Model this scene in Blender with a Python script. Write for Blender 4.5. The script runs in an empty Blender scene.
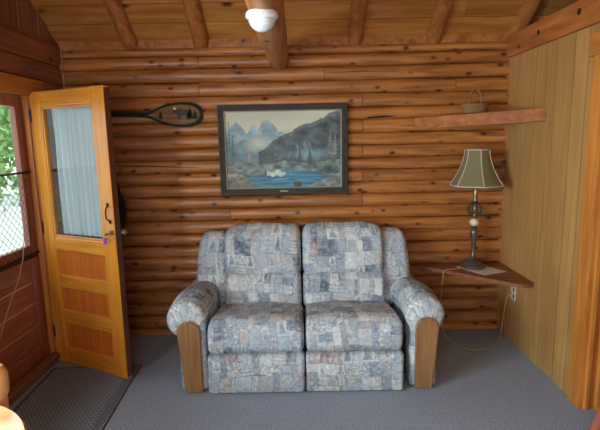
import bpy, bmesh, math, random
import numpy as np
from mathutils import Vector, Matrix
random.seed(7)
S = bpy.context.scene
COL = S.collection
PI = math.pi
XL, XR = -1.893, 1.675
YF = -5.1                      # front wall, behind the camera

def lin(c):
    r = []
    for v in c:
        v = v / 255.0
        r.append(v / 12.92 if v <= 0.04045 else ((v + 0.055) / 1.055) ** 2.4)
    return r
def C4(c): return (*lin(c), 1.0)

# ------------------------------------------------------------------ materials
def newmat(name):
    m = bpy.data.materials.new(name); m.use_nodes = True
    nt = m.node_tree; b = nt.nodes['Principled BSDF']
    return m, nt, b
def plain(name, c, rough=.6, metal=0., spec=.5, bump=0, bscale=60):
    m, nt, b = newmat(name)
    N = nt.nodes; L = nt.links
    tc = N.new('ShaderNodeTexCoord'); n = N.new('ShaderNodeTexNoise')
    n.inputs['Scale'].default_value = bscale
    L.new(tc.outputs['Object'], n.inputs['Vector'])
    mx = N.new('ShaderNodeMix'); mx.data_type = 'RGBA'
    mx.inputs[6].default_value = C4([v * .9 for v in c]); mx.inputs[7].default_value = C4([min(255, v * 1.08) for v in c])
    L.new(n.outputs['Fac'], mx.inputs[0]); L.new(mx.outputs[2], b.inputs['Base Color'])
    b.inputs['Roughness'].default_value = rough; b.inputs['Metallic'].default_value = metal
    b.inputs['Specular IOR Level'].default_value = spec
    if bump:
        bp = N.new('ShaderNodeBump'); bp.inputs['Strength'].default_value = bump; bp.inputs['Distance'].default_value = .004
        L.new(n.outputs['Fac'], bp.inputs['Height']); L.new(bp.outputs[0], b.inputs['Normal'])
    return m
def wood(name, c1, c2, axis='X', rough=.4, grain=14, knots=0.0, kscale=4.0, vary=.25, knotcol=(60, 28, 12), coat=0, wear=None):
    """long grain along axis, island tint variation, optional sparse knots"""
    m, nt, b = newmat(name); N = nt.nodes; L = nt.links
    tc = N.new('ShaderNodeTexCoord')
    geo = N.new('ShaderNodeNewGeometry')
    # offset per island so that grain does not continue from board to board
    off = N.new('ShaderNodeVectorMath'); off.operation = 'SCALE'; off.inputs[0].default_value = (13.1, 7.7, 5.3)
    L.new(geo.outputs['Random Per Island'], off.inputs['Scale'])
    add = N.new('ShaderNodeVectorMath'); add.operation = 'ADD'
    L.new(tc.outputs['Object'], add.inputs[0]); L.new(off.outputs[0], add.inputs[1])
    mp = N.new('ShaderNodeMapping'); L.new(add.outputs[0], mp.inputs['Vector'])
    sc = {'X': (1, grain, grain), 'Y': (grain, 1, grain), 'Z': (grain, grain, 1)}[axis]
    mp.inputs['Scale'].default_value = sc
    n = N.new('ShaderNodeTexNoise'); n.inputs['Scale'].default_value = 2.2; n.inputs['Detail'].default_value = 5; n.inputs['Distortion'].default_value = .6
    L.new(mp.outputs[0], n.inputs['Vector'])
    rp = N.new('ShaderNodeValToRGB'); rp.color_ramp.elements[0].position = .32; rp.color_ramp.elements[1].position = .7
    rp.color_ramp.elements[0].color = C4(c1); rp.color_ramp.elements[1].color = C4(c2)
    L.new(n.outputs['Fac'], rp.inputs[0])
    # broad patches
    n2 = N.new('ShaderNodeTexNoise'); n2.inputs['Scale'].default_value = 2.5; n2.inputs['Detail'].default_value = 2
    L.new(add.outputs[0], n2.inputs['Vector'])
    ma = N.new('ShaderNodeMath'); ma.operation = 'MULTIPLY_ADD'; ma.inputs[1].default_value = vary; ma.inputs[2].default_value = 1 - vary * .5
    L.new(geo.outputs['Random Per Island'], ma.inputs[0])
    mb = N.new('ShaderNodeMath'); mb.operation = 'MULTIPLY_ADD'; mb.inputs[1].default_value = .5; mb.inputs[2].default_value = .75
    L.new(n2.outputs['Fac'], mb.inputs[0])
    mc = N.new('ShaderNodeMath'); mc.operation = 'MULTIPLY'; L.new(ma.outputs[0], mc.inputs[0]); L.new(mb.outputs[0], mc.inputs[1])
    sc2 = N.new('ShaderNodeVectorMath'); sc2.operation = 'SCALE'
    L.new(rp.outputs[0], sc2.inputs[0]); L.new(mc.outputs[0], sc2.inputs['Scale'])
    out = sc2.outputs[0]
    if knots:
        v = N.new('ShaderNodeTexVoronoi'); v.inputs['Scale'].default_value = kscale
        mp2 = N.new('ShaderNodeMapping'); L.new(add.outputs[0], mp2.inputs['Vector'])
        mp2.inputs['Scale'].default_value = {'X': (.6, 1, 1), 'Y': (1, .6, 1), 'Z': (1, 1, .6)}[axis]
        L.new(mp2.outputs[0], v.inputs['Vector'])
        r2 = N.new('ShaderNodeValToRGB'); r2.color_ramp.elements[0].position = knots * .45; r2.color_ramp.elements[1].position = knots
        r2.color_ramp.elements[0].color = (1, 1, 1, 1); r2.color_ramp.elements[1].color = (0, 0, 0, 1)
        L.new(v.outputs['Distance'], r2.inputs[0])
        mx = N.new('ShaderNodeMix'); mx.data_type = 'RGBA'
        L.new(r2.outputs[0], mx.inputs[0]); L.new(out, mx.inputs[6]); mx.inputs[7].default_value = C4(knotcol)
        out = mx.outputs[2]
    L.new(out, b.inputs['Base Color'])
    b.inputs['Roughness'].default_value = rough
    b.inputs['Coat Weight'].default_value = coat; b.inputs['Coat Roughness'].default_value = .22
    bp = N.new('ShaderNodeBump'); bp.inputs['Strength'].default_value = .25; bp.inputs['Distance'].default_value = .003
    L.new(n.outputs['Fac'], bp.inputs['Height']); L.new(bp.outputs[0], b.inputs['Normal'])
    return m
def attrmat(name, rough=.85, noise=.12, nscale=220, bump=.35, spec=.3):
    m, nt, b = newmat(name); N = nt.nodes; L = nt.links
    a = N.new('ShaderNodeAttribute'); a.attribute_name = 'pat'
    tc = N.new('ShaderNodeTexCoord'); n = N.new('ShaderNodeTexNoise'); n.inputs['Scale'].default_value = nscale; n.inputs['Detail'].default_value = 2
    L.new(tc.outputs['Object'], n.inputs['Vector'])
    ma = N.new('ShaderNodeMath'); ma.operation = 'MULTIPLY_ADD'; ma.inputs[1].default_value = noise * 4; ma.inputs[2].default_value = 1 - noise * 2
    L.new(n.outputs['Fac'], ma.inputs[0])
    s = N.new('ShaderNodeVectorMath'); s.operation = 'SCALE'; L.new(a.outputs['Color'], s.inputs[0]); L.new(ma.outputs[0], s.inputs['Scale'])
    L.new(s.outputs[0], b.inputs['Base Color']); b.inputs['Roughness'].default_value = rough
    b.inputs['Specular IOR Level'].default_value = spec
    bp = N.new('ShaderNodeBump'); bp.inputs['Strength'].default_value = bump; bp.inputs['Distance'].default_value = .003
    L.new(n.outputs['Fac'], bp.inputs['Height']); L.new(bp.outputs[0], b.inputs['Normal'])
    return m
def glassmat(name, tint=(1, 1, 1)):
    m = bpy.data.materials.new(name); m.use_nodes = True; nt = m.node_tree; N = nt.nodes; L = nt.links
    N.remove(N['Principled BSDF'])
    t = N.new('ShaderNodeBsdfTransparent'); t.inputs[0].default_value = (*tint, 1)
    g = N.new('ShaderNodeBsdfGlossy'); g.inputs['Roughness'].default_value = .03
    f = N.new('ShaderNodeFresnel'); f.inputs[0].default_value = 1.45
    ge = N.new('ShaderNodeNewGeometry'); iv = N.new('ShaderNodeMath'); iv.operation = 'SUBTRACT'; iv.inputs[0].default_value = 1; L.new(ge.outputs['Backfacing'], iv.inputs[1])
    mu = N.new('ShaderNodeMath'); mu.operation = 'MULTIPLY'; L.new(f.outputs[0], mu.inputs[0]); L.new(iv.outputs[0], mu.inputs[1])
    mx = N.new('ShaderNodeMixShader'); L.new(mu.outputs[0], mx.inputs[0]); L.new(t.outputs[0], mx.inputs[1]); L.new(g.outputs[0], mx.inputs[2])
    L.new(mx.outputs[0], N['Material Output'].inputs[0]); return m

M = {}
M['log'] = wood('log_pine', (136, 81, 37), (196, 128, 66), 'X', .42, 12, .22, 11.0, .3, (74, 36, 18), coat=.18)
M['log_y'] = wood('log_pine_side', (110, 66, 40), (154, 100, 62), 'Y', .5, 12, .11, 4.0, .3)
M['gable'] = wood('gable_board', (116, 74, 48), (158, 108, 70), 'Z', .6, 12, .0, 4, .4)
M['ceil'] = wood('ceiling_plank', (156, 98, 44), (196, 136, 70), 'X', .42, 9, .17, 4.6, .2, (84, 38, 16))
M['rafter'] = wood('rafter_log', (144, 86, 42), (190, 124, 66), 'Y', .45, 9, .12, 5.0, .1)
M['panel'] = wood('panelling', (166, 122, 68), (182, 140, 84), 'Z', .5, 16, 0, 4, .1)
M['beam'] = wood('plate_beam', (150, 84, 38), (190, 116, 56), 'Y', .5, 10, .09, 3, .1)
M['casing'] = wood('casing_pine', (176, 104, 40), (206, 134, 58), 'Z', .42, 14, .07, 4, .15)
M['casing_y'] = wood('casing_head', (170, 100, 44), (200, 130, 60), 'Y', .42, 14, 0, 4, .1)
M['door'] = wood('door_pine', (208, 130, 36), (232, 158, 56), 'Z', .32, 18, 0, 4, .04, coat=.2)
M['door_rail'] = wood('door_rail_pine', (208, 130, 36), (232, 158, 56), 'X', .32, 18, 0, 4, .04, coat=.2)
M['door_panel'] = wood('door_panel_fir', (184, 92, 30), (214, 124, 46), 'Z', .35, 26, 0, 4, .3, coat=.2)
M['door_edge'] = wood('door_stained_edge', (78, 42, 26), (104, 60, 38), 'Z', .5, 14, 0, 4, .1)
M['mahog'] = wood('screen_door_stain', (130, 76, 58), (164, 104, 80), 'Z', .4, 14, 0, 4, .2)
M['mahog_y'] = wood('screen_door_board', (136, 82, 66), (168, 110, 88), 'Y', .4, 14, 0, 4, .25)
M['sill'] = wood('sill_stain', (110, 76, 60), (150, 108, 86), 'Y', .35, 14, 0, 4, .2)
M['shelf'] = wood('shelf_pine', (142, 78, 36), (184, 112, 58), 'X', .7, 10, .1, 3.5, .1)
M['table'] = wood('table_top_wood', (118, 68, 38), (152, 94, 56), 'X', .5, 14, 0, 4, .1, coat=.0)
M['oak'] = wood('oak_arm', (124, 84, 50), (166, 120, 76), 'Z', .4, 22, 0, 4, .1)
M['honey'] = wood('honey_chair', (196, 132, 70), (226, 166, 98), 'Z', .3, 12, 0, 4, .1, coat=.5)
M['tabletop'] = wood('round_table_top', (196, 150, 104), (222, 180, 132), 'X', .12, 10, 0, 4, .05, coat=1)
M['redwood'] = wood('bench_wood', (150, 82, 54), (182, 108, 74), 'Z', .45, 10, 0, 4, .1)
M['plaster'] = plain('hall_plaster', (120, 100, 80), .9)
M['dark'] = plain('dark_gap', (30, 16, 10), .9)
M['iron'] = plain('black_iron', (34, 32, 34), .45, .6)
M['pewter'] = plain('aged_pewter', (114, 107, 94), .36, .7)
M['brass'] = plain('brass', (170, 150, 110), .3, .9)
M['onyx'] = plain('cream_stone', (226, 214, 186), .3)
M['white'] = plain('white_enamel', (226, 230, 232), .3)
M['paper'] = plain('paper', (206, 204, 196), .8)
M['outlet'] = plain('ivory_plastic', (214, 206, 180), .4)
M['cord'] = plain('gold_cord', (196, 160, 88), .4)
M['wirew'] = plain('pale_wire', (160, 140, 116), .5)
M['black'] = plain('black_cloth', (22, 22, 28), .85, bump=.4)
M['purple'] = plain('purple_plastic', (128, 60, 176), .4)
M['wicker'] = plain('wicker', (146, 114, 76), .8)
M['gravel'] = plain('outdoor_ground', (196, 196, 186), .9, bump=.3, bscale=12)
M['leaf'] = plain('leaf', (74, 118, 58), .7, bscale=3)
M['leaf2'] = plain('leaf_pale', (112, 150, 84), .7, bscale=3)
M['bark'] = plain('bark', (92, 76, 62), .9, bump=.6)
M['green'] = plain('green_paint', (30, 48, 36), .85, spec=.2)
M['blade'] = wood('paddle_blade', (110, 76, 46), (140, 104, 66), 'X', .85, 16, 0, 4, .05)
M['moose'] = plain('carved_brown', (48, 32, 24), .6)
M['antler'] = plain('antler_paint', (222, 214, 200), .6)
M['mat_base'] = plain('mat_base_rubber', (70, 76, 86), .6)
M['rubber'] = plain('rubber_mat', (134, 142, 154), .4, bump=.2)
M['pframe'] = wood('picture_frame_wood', (36, 30, 24), (66, 54, 42), 'X', .65, 20, 0, 4, .1)
M['liner'] = plain('gilt_liner', (158, 148, 122), .5)
M['shade'] = plain('shade_linen', (128, 118, 86), .85, bump=.3, bscale=300)
M['piping'] = plain('shade_piping', (216, 204, 176), .7)
M['fringe'] = plain('shade_fringe', (122, 102, 76), .8)
M['sofa'] = attrmat('patchwork_fabric', .9, .16, 150, .5, .2)
M['paint'] = attrmat('painted_canvas', .45, .03, 90, .1, .4)
M['glass'] = glassmat('window_glass', (.93, .97, .97))
# carpet
m, nt, b = newmat('carpet'); N = nt.nodes; L = nt.links
tc = N.new('ShaderNodeTexCoord'); n = N.new('ShaderNodeTexNoise'); n.inputs['Scale'].default_value = 130; n.inputs['Detail'].default_value = 3
n2 = N.new('ShaderNodeTexNoise'); n2.inputs['Scale'].default_value = 3
L.new(tc.outputs['Object'], n.inputs['Vector']); L.new(tc.outputs['Object'], n2.inputs['Vector'])
rp = N.new('ShaderNodeValToRGB'); rp.color_ramp.elements[0].position = .3; rp.color_ramp.elements[1].position = .7
rp.color_ramp.elements[0].color = C4((112, 120, 134)); rp.color_ramp.elements[1].color = C4((178, 188, 204))
L.new(n.outputs['Fac'], rp.inputs[0]); L.new(rp.outputs[0], b.inputs['Base Color']); b.inputs['Roughness'].default_value = .97
b.inputs['Specular IOR Level'].default_value = .1
bp = N.new('ShaderNodeBump'); bp.inputs['Strength'].default_value = .6; bp.inputs['Distance'].default_value = .004
L.new(n.outputs['Fac'], bp.inputs['Height']); L.new(bp.outputs[0], b.inputs['Normal']); M['carpet'] = m
# sheer curtain
m, nt, b = newmat('sheer_curtain'); N = nt.nodes; L = nt.links
b.inputs['Base Color'].default_value = C4((232, 240, 244)); b.inputs['Roughness'].default_value = .8
tr = N.new('ShaderNodeBsdfTranslucent'); tr.inputs[0].default_value = C4((236, 244, 248))
mx = N.new('ShaderNodeMixShader'); mx.inputs[0].default_value = .3
L.new(b.outputs[0], mx.inputs[1]); L.new(tr.outputs[0], mx.inputs[2]); L.new(mx.outputs[0], N['Material Output'].inputs[0]); M['curtain'] = m

# ------------------------------------------------------------------ mesh helpers
def from_arrays(name, V, F, mat, parent=None, smooth=True, col=None):
    me = bpy.data.meshes.new(name); me.from_pydata([tuple(map(float, v)) for v in V], [], [tuple(int(i) for i in f) for f in F]); me.update()
    if smooth: me.polygons.foreach_set('use_smooth', [True] * len(me.polygons))
    if col is not None:
        a = me.color_attributes.new('pat', 'FLOAT_COLOR', 'POINT')
        arr = np.ones((len(V), 4)); arr[:, :3] = col
        a.data.foreach_set('color', arr.ravel())
    me.materials.append(mat)
    o = bpy.data.objects.new(name, me); COL.objects.link(o)
    if parent: o.parent = parent
    return o
class MB:
    def __init__(s): s.bm = bmesh.new()
    def box(s, x0, x1, y0, y1, z0, z1, bev=0, mat=None):
        x0, x1 = sorted((x0, x1)); y0, y1 = sorted((y0, y1)); z0, z1 = sorted((z0, z1))
        T = Matrix.Translation(((x0 + x1) / 2, (y0 + y1) / 2, (z0 + z1) / 2)) @ Matrix.Diagonal((x1 - x0, y1 - y0, z1 - z0, 1))
        if mat is not None: T = mat @ T
        r = bmesh.ops.create_cube(s.bm, size=1, matrix=T)
        if bev:
            es = list({e for v in r['verts'] for e in v.link_edges})
            bmesh.ops.bevel(s.bm, geom=es, offset=bev, segments=2, profile=.5, affect='EDGES')
        return s
    def cyl(s, a, b, r1, r2=None, seg=20):
        a, b = Vector(a), Vector(b); d = b - a; r2 = r1 if r2 is None else r2
        T = Matrix.Translation((a + b) / 2) @ d.to_track_quat('Z', 'Y').to_matrix().to_4x4()
        bmesh.ops.create_cone(s.bm, cap_ends=True, segments=seg, radius1=r1, radius2=r2, depth=d.length, matrix=T); return s
    def ball(s, c, r, sc=(1, 1, 1), seg=20):
        T = Matrix.Translation(c) @ Matrix.Diagonal((sc[0], sc[1], sc[2], 1))
        bmesh.ops.create_uvsphere(s.bm, u_segments=seg, v_segments=max(8, seg // 2), radius=r, matrix=T); return s
    def lathe(s, prof, c=(0, 0, 0), seg=32):
        rings = []
        for r, z in prof:
            rings.append([s.bm.verts.new((c[0] + r * math.cos(2 * PI * k / seg), c[1] + r * math.sin(2 * PI * k / seg), c[2] + z)) for k in range(seg)])
        for a, b in zip(rings, rings[1:]):
            for k in range(seg): s.bm.faces.new((a[k], a[(k + 1) % seg], b[(k + 1) % seg], b[k]))
        s.bm.faces.new(rings[0][::-1]); s.bm.faces.new(rings[-1]); return s
    def tube(s, pts, r, seg=8, closed=False):
        pts = [Vector(p) for p in pts]; n = len(pts); rings = []
        up = Vector((0, 0, 1)); prev = None
        for i, p in enumerate(pts):
            if closed: t = pts[(i + 1) % n] - pts[i - 1]
            else: t = pts[min(i + 1, n - 1)] - pts[max(i - 1, 0)]
            t.normalize()
            if prev is None:
                a = t.cross(up if abs(t.z) < .9 else Vector((1, 0, 0))).normalized()
            else: a = (prev - t * prev.dot(t)).normalized()
            prev = a; b = t.cross(a)
            rr = r[i] if isinstance(r, (list, tuple)) else r
            rings.append([s.bm.verts.new(p + rr * (math.cos(2 * PI * k / seg) * a + math.sin(2 * PI * k / seg) * b)) for k in range(seg)])
        pairs = list(zip(rings, rings[1:])) + ([(rings[-1], rings[0])] if closed else [])
        for A, B in pairs:
            for k in range(seg): s.bm.faces.new((A[k], A[(k + 1) % seg], B[(k + 1) % seg], B[k]))
        if not closed: s.bm.faces.new(rings[0][::-1]); s.bm.faces.new(rings[-1])
        return s
    def prism(s, pts, axis, a, b, mat=None):
        """pts 2-D outline; axis 'y': pts=(x,z) extruded from y=a to y=b; 'z': pts=(x,y); 'x': pts=(y,z)"""
        def P(p, t):
            v = Vector({'y': (p[0], t, p[1]), 'z': (p[0], p[1], t), 'x': (t, p[0], p[1])}[axis])
            return mat @ v if mat is not None else v
        A = [s.bm.verts.new(P(p, a)) for p in pts]; B = [s.bm.verts.new(P(p, b)) for p in pts]
        s.bm.faces.new(A); s.bm.faces.new(B[::-1])
        for k in range(len(pts)): s.bm.faces.new((A[k], A[(k + 1) % len(pts)], B[(k + 1) % len(pts)], B[k]))
        return s
    def build(s, name, mat, parent=None, smooth=False, world=False):
        bmesh.ops.recalc_face_normals(s.bm, faces=s.bm.faces)
        me = bpy.data.meshes.new(name); s.bm.to_mesh(me); s.bm.free()
        if smooth:
            me.polygons.foreach_set('use_smooth', [True] * len(me.polygons)); me.set_sharp_from_angle(angle=math.radians(40))
        me.materials.append(mat); o = bpy.data.objects.new(name, me); COL.objects.link(o)
        if parent is not None:
            o.parent = parent
            if not world: pass
            else: o.matrix_parent_inverse = parent.matrix_basis.inverted()
        return o
def empty(name, loc=(0, 0, 0), rz=0):
    o = bpy.data.objects.new(name, None); COL.objects.link(o); o.location = loc; o.rotation_euler = (0, 0, rz); o.empty_display_size = .1
    return o
def tag(o, label, cat, group=None):
    o['label'] = label; o['category'] = cat
    if group: o['group'] = group
    return o
def struct(o, label=None):
    o['kind'] = 'structure'
    if label: o['label'] = label
    return o
def at(o, p):        # put world-built children under an Empty at p
    return o
def wp(name, mat, mb, parent, **k):   # part built in world coordinates
    return mb.build(name, mat, parent, world=True, **k)

# ------------------------------------------------------------------ floor
struct(MB().box(XL - .13, XR + 1.6, YF, .0, -.06, 0).build('floor', M['carpet']), 'grey low-pile carpet floor')

# ------------------------------------------------------------------ log walls
def log_run(V, F, axis, t0, t1, z0, z1, depth, base, sgn, seed, irr=.06):
    """half-round log from t0 to t1, rows of profile points"""
    rnd = random.Random(seed); n = max(2, int(abs(t1 - t0) / .06)); K = 12
    ph = [rnd.uniform(0, 6) for _ in range(3)]; d0 = depth * rnd.uniform(.88, 1.1)
    st = len(V)
    for i in range(n + 1):
        t = t0 + (t1 - t0) * i / n
        w = math.sin(t * 1.7 + ph[0]) * .5 + math.sin(t * 4.1 + ph[1]) * .3 + math.sin(t * 9 + ph[2]) * .2
        zz0 = z0 + .0025 * math.sin(t * 2.3 + ph[1]); zz1 = z1 + .0025 * math.sin(t * 1.9 + ph[2])
        for k in range(K + 1):
            a = PI * k / K
            z = (zz0 + zz1) / 2 - (zz1 - zz0) / 2 * math.cos(a) * (1 - .0)
            d = d0 * (1 + irr * w) * max(0, math.sin(a)) ** .8
            V.append((t, base + sgn * d, z) if axis == 'X' else (base + sgn * d, t, z))
    for i in range(n):
        for k in range(K):
            a = st + i * (K + 1) + k; b = a + K + 1
            F.append((a, a + 1, b + 1, b))
    F.append(tuple(st + k for k in range(K + 1))); F.append(tuple(st + n * (K + 1) + k for k in range(K, -1, -1)))
seams = [2.372, 2.308, 2.214, 2.106, 1.999, 1.892, 1.794, 1.69, 1.591, 1.487, 1.389, 1.289, 1.19, 1.088, .985, .88, .777, .677, .577, .474, .373, .27, .16, .05, -.05]
joints = {0: [.07], 1: [-.79], 2: [.21], 3: [-.79, 1.25], 4: [.51], 6: [.515], 8: [.51], 10: [.51, -1.0], 12: [.51], 13: [-.585], 15: [-1.1], 17: [.9], 20: [-1.0]}
V = []; F = []
for r, (z1, z0) in enumerate(zip(seams, seams[1:])):
    xs = [XL] + sorted(joints.get(r, [])) + [XR]
    for k, (a, b_) in enumerate(zip(xs, xs[1:])):
        log_run(V, F, 'X', a + (.0018 if k else 0), b_ - (.0018 if k < len(xs) - 2 else 0), z0, z1, .044, 0, -1, r * 10 + k)
wb = from_arrays('wall_back', V, F, M['log'], smooth=True); wb.data.set_sharp_from_angle(angle=math.radians(50)); struct(wb, 'back wall of varnished half-round logs')
o = MB().box(XL - .2, XR + 1.6, .0, .12, -.06, 3.0).build('wall_core', M['dark'], wb)
# checks (cracks) in two logs
ck = MB()
for pts in ([(-1.48, 1.455), (-1.25, 1.45), (-1.0, 1.437), (-.8, 1.43), (-.8, 1.433), (-1.0, 1.443), (-1.25, 1.457), (-1.48, 1.459)],
            [(.535, 1.80), (.56, 1.812), (.68, 1.817), (.79, 1.812), (.72, 1.806), (.6, 1.801)],
            [(.2, 2.155), (.5, 2.168), (.8, 2.158), (.5, 2.163)]):
    ck.prism(pts, 'y', -.0495, -.03)
ck.build('crack', M['dark'], wb)

# left wall: thick logs with the doorway cut out of them
lz = [2.41, 2.24, 2.10, 1.95, 1.80, 1.65, 1.5, 1.35, 1.2, 1.05, .9, .75, .6, .45, .3, .15, 0]
OY0, OY1, OZ = -.45, -1.36, 2.0          # door opening
WY0, WY1, WZ0, WZ1 = -2.3, -4.3, .95, 2.0   # side window
V = []; F = []
for r, (z1, z0) in enumerate(zip(lz, lz[1:])):
    if z0 >= 2.05: runs = [(0, YF)]
    elif z1 > WZ0 + .01: runs = [(0, OY0 - .0), (OY1 - .09, WY0), (WY1, YF)]
    else: runs = [(0, OY0), (OY1 - .09, YF)]
    for k, (a, b_) in enumerate(runs):
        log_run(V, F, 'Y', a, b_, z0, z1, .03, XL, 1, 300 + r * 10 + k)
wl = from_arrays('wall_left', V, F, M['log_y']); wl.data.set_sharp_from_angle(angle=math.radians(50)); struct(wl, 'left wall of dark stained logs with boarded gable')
T = .13
bk = MB()
bk.box(XL - T, XL - .001, 0, OY0, -.05, 2.41).box(XL - T, XL - .001, OY0, OY1, 2.0, 2.41).box(XL - T, XL - .001, OY1, WY0, -.05, 2.41)
bk.box(XL - T, XL - .001, WY0, WY1, -.05, WZ0).box(XL - T, XL - .001, WY0, WY1, WZ1, 2.41).box(XL - T, XL - .001, WY1, YF, -.05, 2.41)
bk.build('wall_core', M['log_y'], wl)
# ceiling profile
SL = math.tan(math.radians(36)); CZ = 2.432
YR = (0 + YF) / 2; ZR = CZ - SL * YR
def cz(y): return CZ - SL * y if y > YR else ZR - SL * (YR - y)
gb = MB(); y = 0; k = 0
while y > YF:
    y2 = max(YF, y - .125); k += 1
    pts = [(y - .002, 2.405), (y2 + .002, 2.405), (y2 + .002, cz(y2) + .02)]
    if y > YR > y2: pts.append((YR, ZR + .02))
    pts.append((y - .002, cz(y) + .02))
    gb.prism(pts, 'x', XL - T, XL - (.012 if k % 2 else .004)); y = y2
gb.build('gable_boards', M['gable'], wl)

# right partition: grooved panelling with doorway
DY0, DY1, DZ = -1.245, -2.1, 2.08
wr = MB()
ys = [0]; rnd = random.Random(4)
while ys[-1] > YF:
    ys.append(max(YF, ys[-1] - rnd.choice([.14, .20, .26, .06, .17])))
for a, b_ in zip(ys, ys[1:]):
    if b_ < DY0 and a > DY1:          # split by doorway
        if a > DY0: wr.box(XR, XR + .1, a, DY0, 0, 2.25)
        if b_ < DY1: wr.box(XR, XR + .1, DY1, b_, 0, 2.25)
        wr.box(XR, XR + .1, max(b_, DY1), min(a, DY0), DZ, 2.25)
    else: wr.box(XR, XR + .1, a - .0035, b_ + .0035, 0, 2.25)
wr = struct(wr.build('wall_right', M['panel']), 'right wall of tan grooved panelling')
MB().box(XR + .003, XR + .097, 0, DY0, 0, 2.25).build('wall_core', M['dark'], wr)
gbr = MB().prism([(0, 2.4), (YF, 2.4), (YF, cz(YF)), (YR, ZR), (0, CZ)], 'x', XR + 1.5, XR + 1.6)
gbr.box(XR + 1.5, XR + 1.6, 0, YF, 0, 2.4)
struct(gbr.build('wall_hall', M['plaster']), 'far plaster wall beyond the doorway')
# front wall with window
FX0, FX1, FZ0, FZ1 = -1.7, .3, .85, 2.05
fw = MB().box(XL - T, FX0, YF - .12, YF, -.05, 2.42).box(FX1, XR + 1.6, YF - .12, YF, -.05, 2.42).box(FX0, FX1, YF - .12, YF, -.05, FZ0).box(FX0, FX1, YF - .12, YF, FZ1, 2.42)
struct(fw.build('wall_front', M['log']), 'front wall behind the viewer')

# ceiling planks, both slopes
cl = MB(); w = .172; L0 = 0; Lmax = -YR / math.cos(math.atan(SL))
ang = math.atan(SL); XC0, XC1 = XL - T, XR + 1.6
s = -.002; i = 0
while s < Lmax:
    s2 = min(Lmax, s + w)
    for side in (0, 1):
        def Q(t, h):
            y_ = -t * math.cos(ang); z_ = CZ + t * math.sin(ang) + h
            if side: y_ = YF - y_
            return (y_, z_)
        sp = rnd.uniform(XL + .3, XR - .3); 
        for (xa, xb) in ((XC0, sp), (sp, XC1)):
            cl.prism([Q(s + .0035, 0), Q(s2 - .0035, 0), Q(s2 - .0035, .0025), Q(s + .0035, .0025)], 'x', xa + .001, xb - .001)
    s = s2; i += 1
clo = struct(cl.build('ceiling', M['ceil']), 'sloping ceiling of knotty pine planks')
rf = MB().prism([(.3, CZ - .3 * SL + .0025), (YR, ZR + .0025), (YF - .3, CZ - .3 * SL + .0025), (YF - .3, CZ - .3 * SL + .12), (YR, ZR + .12), (.3, CZ - .3 * SL + .12)], 'x', XC0 - .3, XC1 + .1)
rf.build('roof_deck', M['dark'], clo)
# frieze board between top log and ceiling
struct(MB().box(XL, XR + 1.5, -.006, 0, 2.362, 2.445, .001).build('trim_1', M['rafter']), 'narrow frieze board above the top log')

# ------------------------------------------------------------------ rafters and beam
def rafter(x, lab, r=.062, dx=0):
    n = 26; pts = []; rr = []
    y0, y1 = .06, YR + .02
    nx = math.cos(ang)
    for k in range(n + 1):
        t = k / n; y_ = y0 + (y1 - y0) * t
        pts.append((x + dx * t, y_ , cz(min(y_, 9)) - .2 * r / math.cos(ang))); rr.append(r * (1 + .04 * math.sin(k * .9 + x * 7) + .03 * math.sin(k * 2.3 + x)))
    rr = [min(a, r * 1.0 + .001) for a in rr]
    o = MB().tube(pts, rr, 18).build('rafter', M['rafter'], smooth=True)
    return tag(o, lab, 'rafter', 'round log rafters under the sloping ceiling')
rafter(-1.32, 'round log rafter nearest the left wall, above the open door')
rafter(-.76, 'round log rafter above the carved paddle, left of the ceiling lamp')
rafter(.455, 'round log rafter just right of the lamp beam, above the painting edge')
rafter(1.075, 'round log rafter between the painting and the corner basket')
rafter(1.72, 'round log rafter at the right wall beam, rightmost of the rafters')
bx = -.135
pts = []; rr = []
for k in range(30):
    y_ = -.03 + (YF + .05) * k / 29
    pts.append((bx - .012 + .006 * math.sin(y_ * 1.3) - .03 * (y_ / 5) , y_, 2.262 + .003 * math.sin(y_ * 2.1))); rr.append(.078 + .002 * math.sin(y_ * 5) + .012 * min(1, -y_ / 2))
beam = MB().tube(pts, rr, 26).build('tie_beam', M['rafter'], smooth=True)
tag(beam, 'thick peeled log tie beam carrying the white ceiling lamp', 'beam')
# ceiling lamp under the beam
LX, LY = -.15, -1.74
lz0 = 2.178
lt = empty('ceiling_lamp', (LX, LY, lz0)); tag(lt, 'small white glass bowl ceiling lamp on the log beam', 'ceiling lamp')
MB().lathe([(.03, .012), (.066, .004), (.07, -.004), (.07, -.016), (.064, -.022), (.03, -.024)]).build('base_ring', M['white'], lt, smooth=True)
pr = []
for k in range(13):
    a = k / 12 * PI / 2; pr.append((.058 * math.cos(a * .98) + .0016 * (-1) ** k, -.02 - .055 * math.sin(a)))
MB().lathe(pr, seg=40).build('glass_bowl', M['white'], lt, smooth=True)

# ------------------------------------------------------------------ trim on the right wall
pb = struct(MB().box(XR - .03, XR + .13, 0, YF, 2.245, 2.41, .004).build('trim_2', M['beam']), 'heavy plank beam on top of the panelled wall')
for (y_, z_, r) in ((-.24, 2.29, .011), (-.52, 2.33, .017), (-.985, 2.345, .019)):
    MB().cyl((XR - .032, y_, z_), (XR - .02, y_, z_), r, seg=18).build('knot_hole', M['dark'], pb)
struct(MB().box(XR - .022, XR, -1.14, DY0 + .005, 0, 2.08, .003).build('trim_3', M['casing']), 'pine casing board beside the right doorway')
struct(MB().box(XR - .03, XR, -1.105, DY1 - .2, 2.07, 2.19, .003).build('trim_4', M['casing_y']), 'pine head casing over the right doorway')
jb = MB().box(XR - .02, XR + .145, DY0, DY0 - .012, 0, 2.08, .001)
jb.box(XR + .005, XR + .03, DY0 - .012, DY0 - .034, 0, 2.07, .003).box(XR + .065, XR + .13, DY0 - .012, DY0 - .045, 0, 2.07, .008)
struct(jb.build('trim_5', M['casing']), 'stepped pine door jamb of the right doorway')
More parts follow.
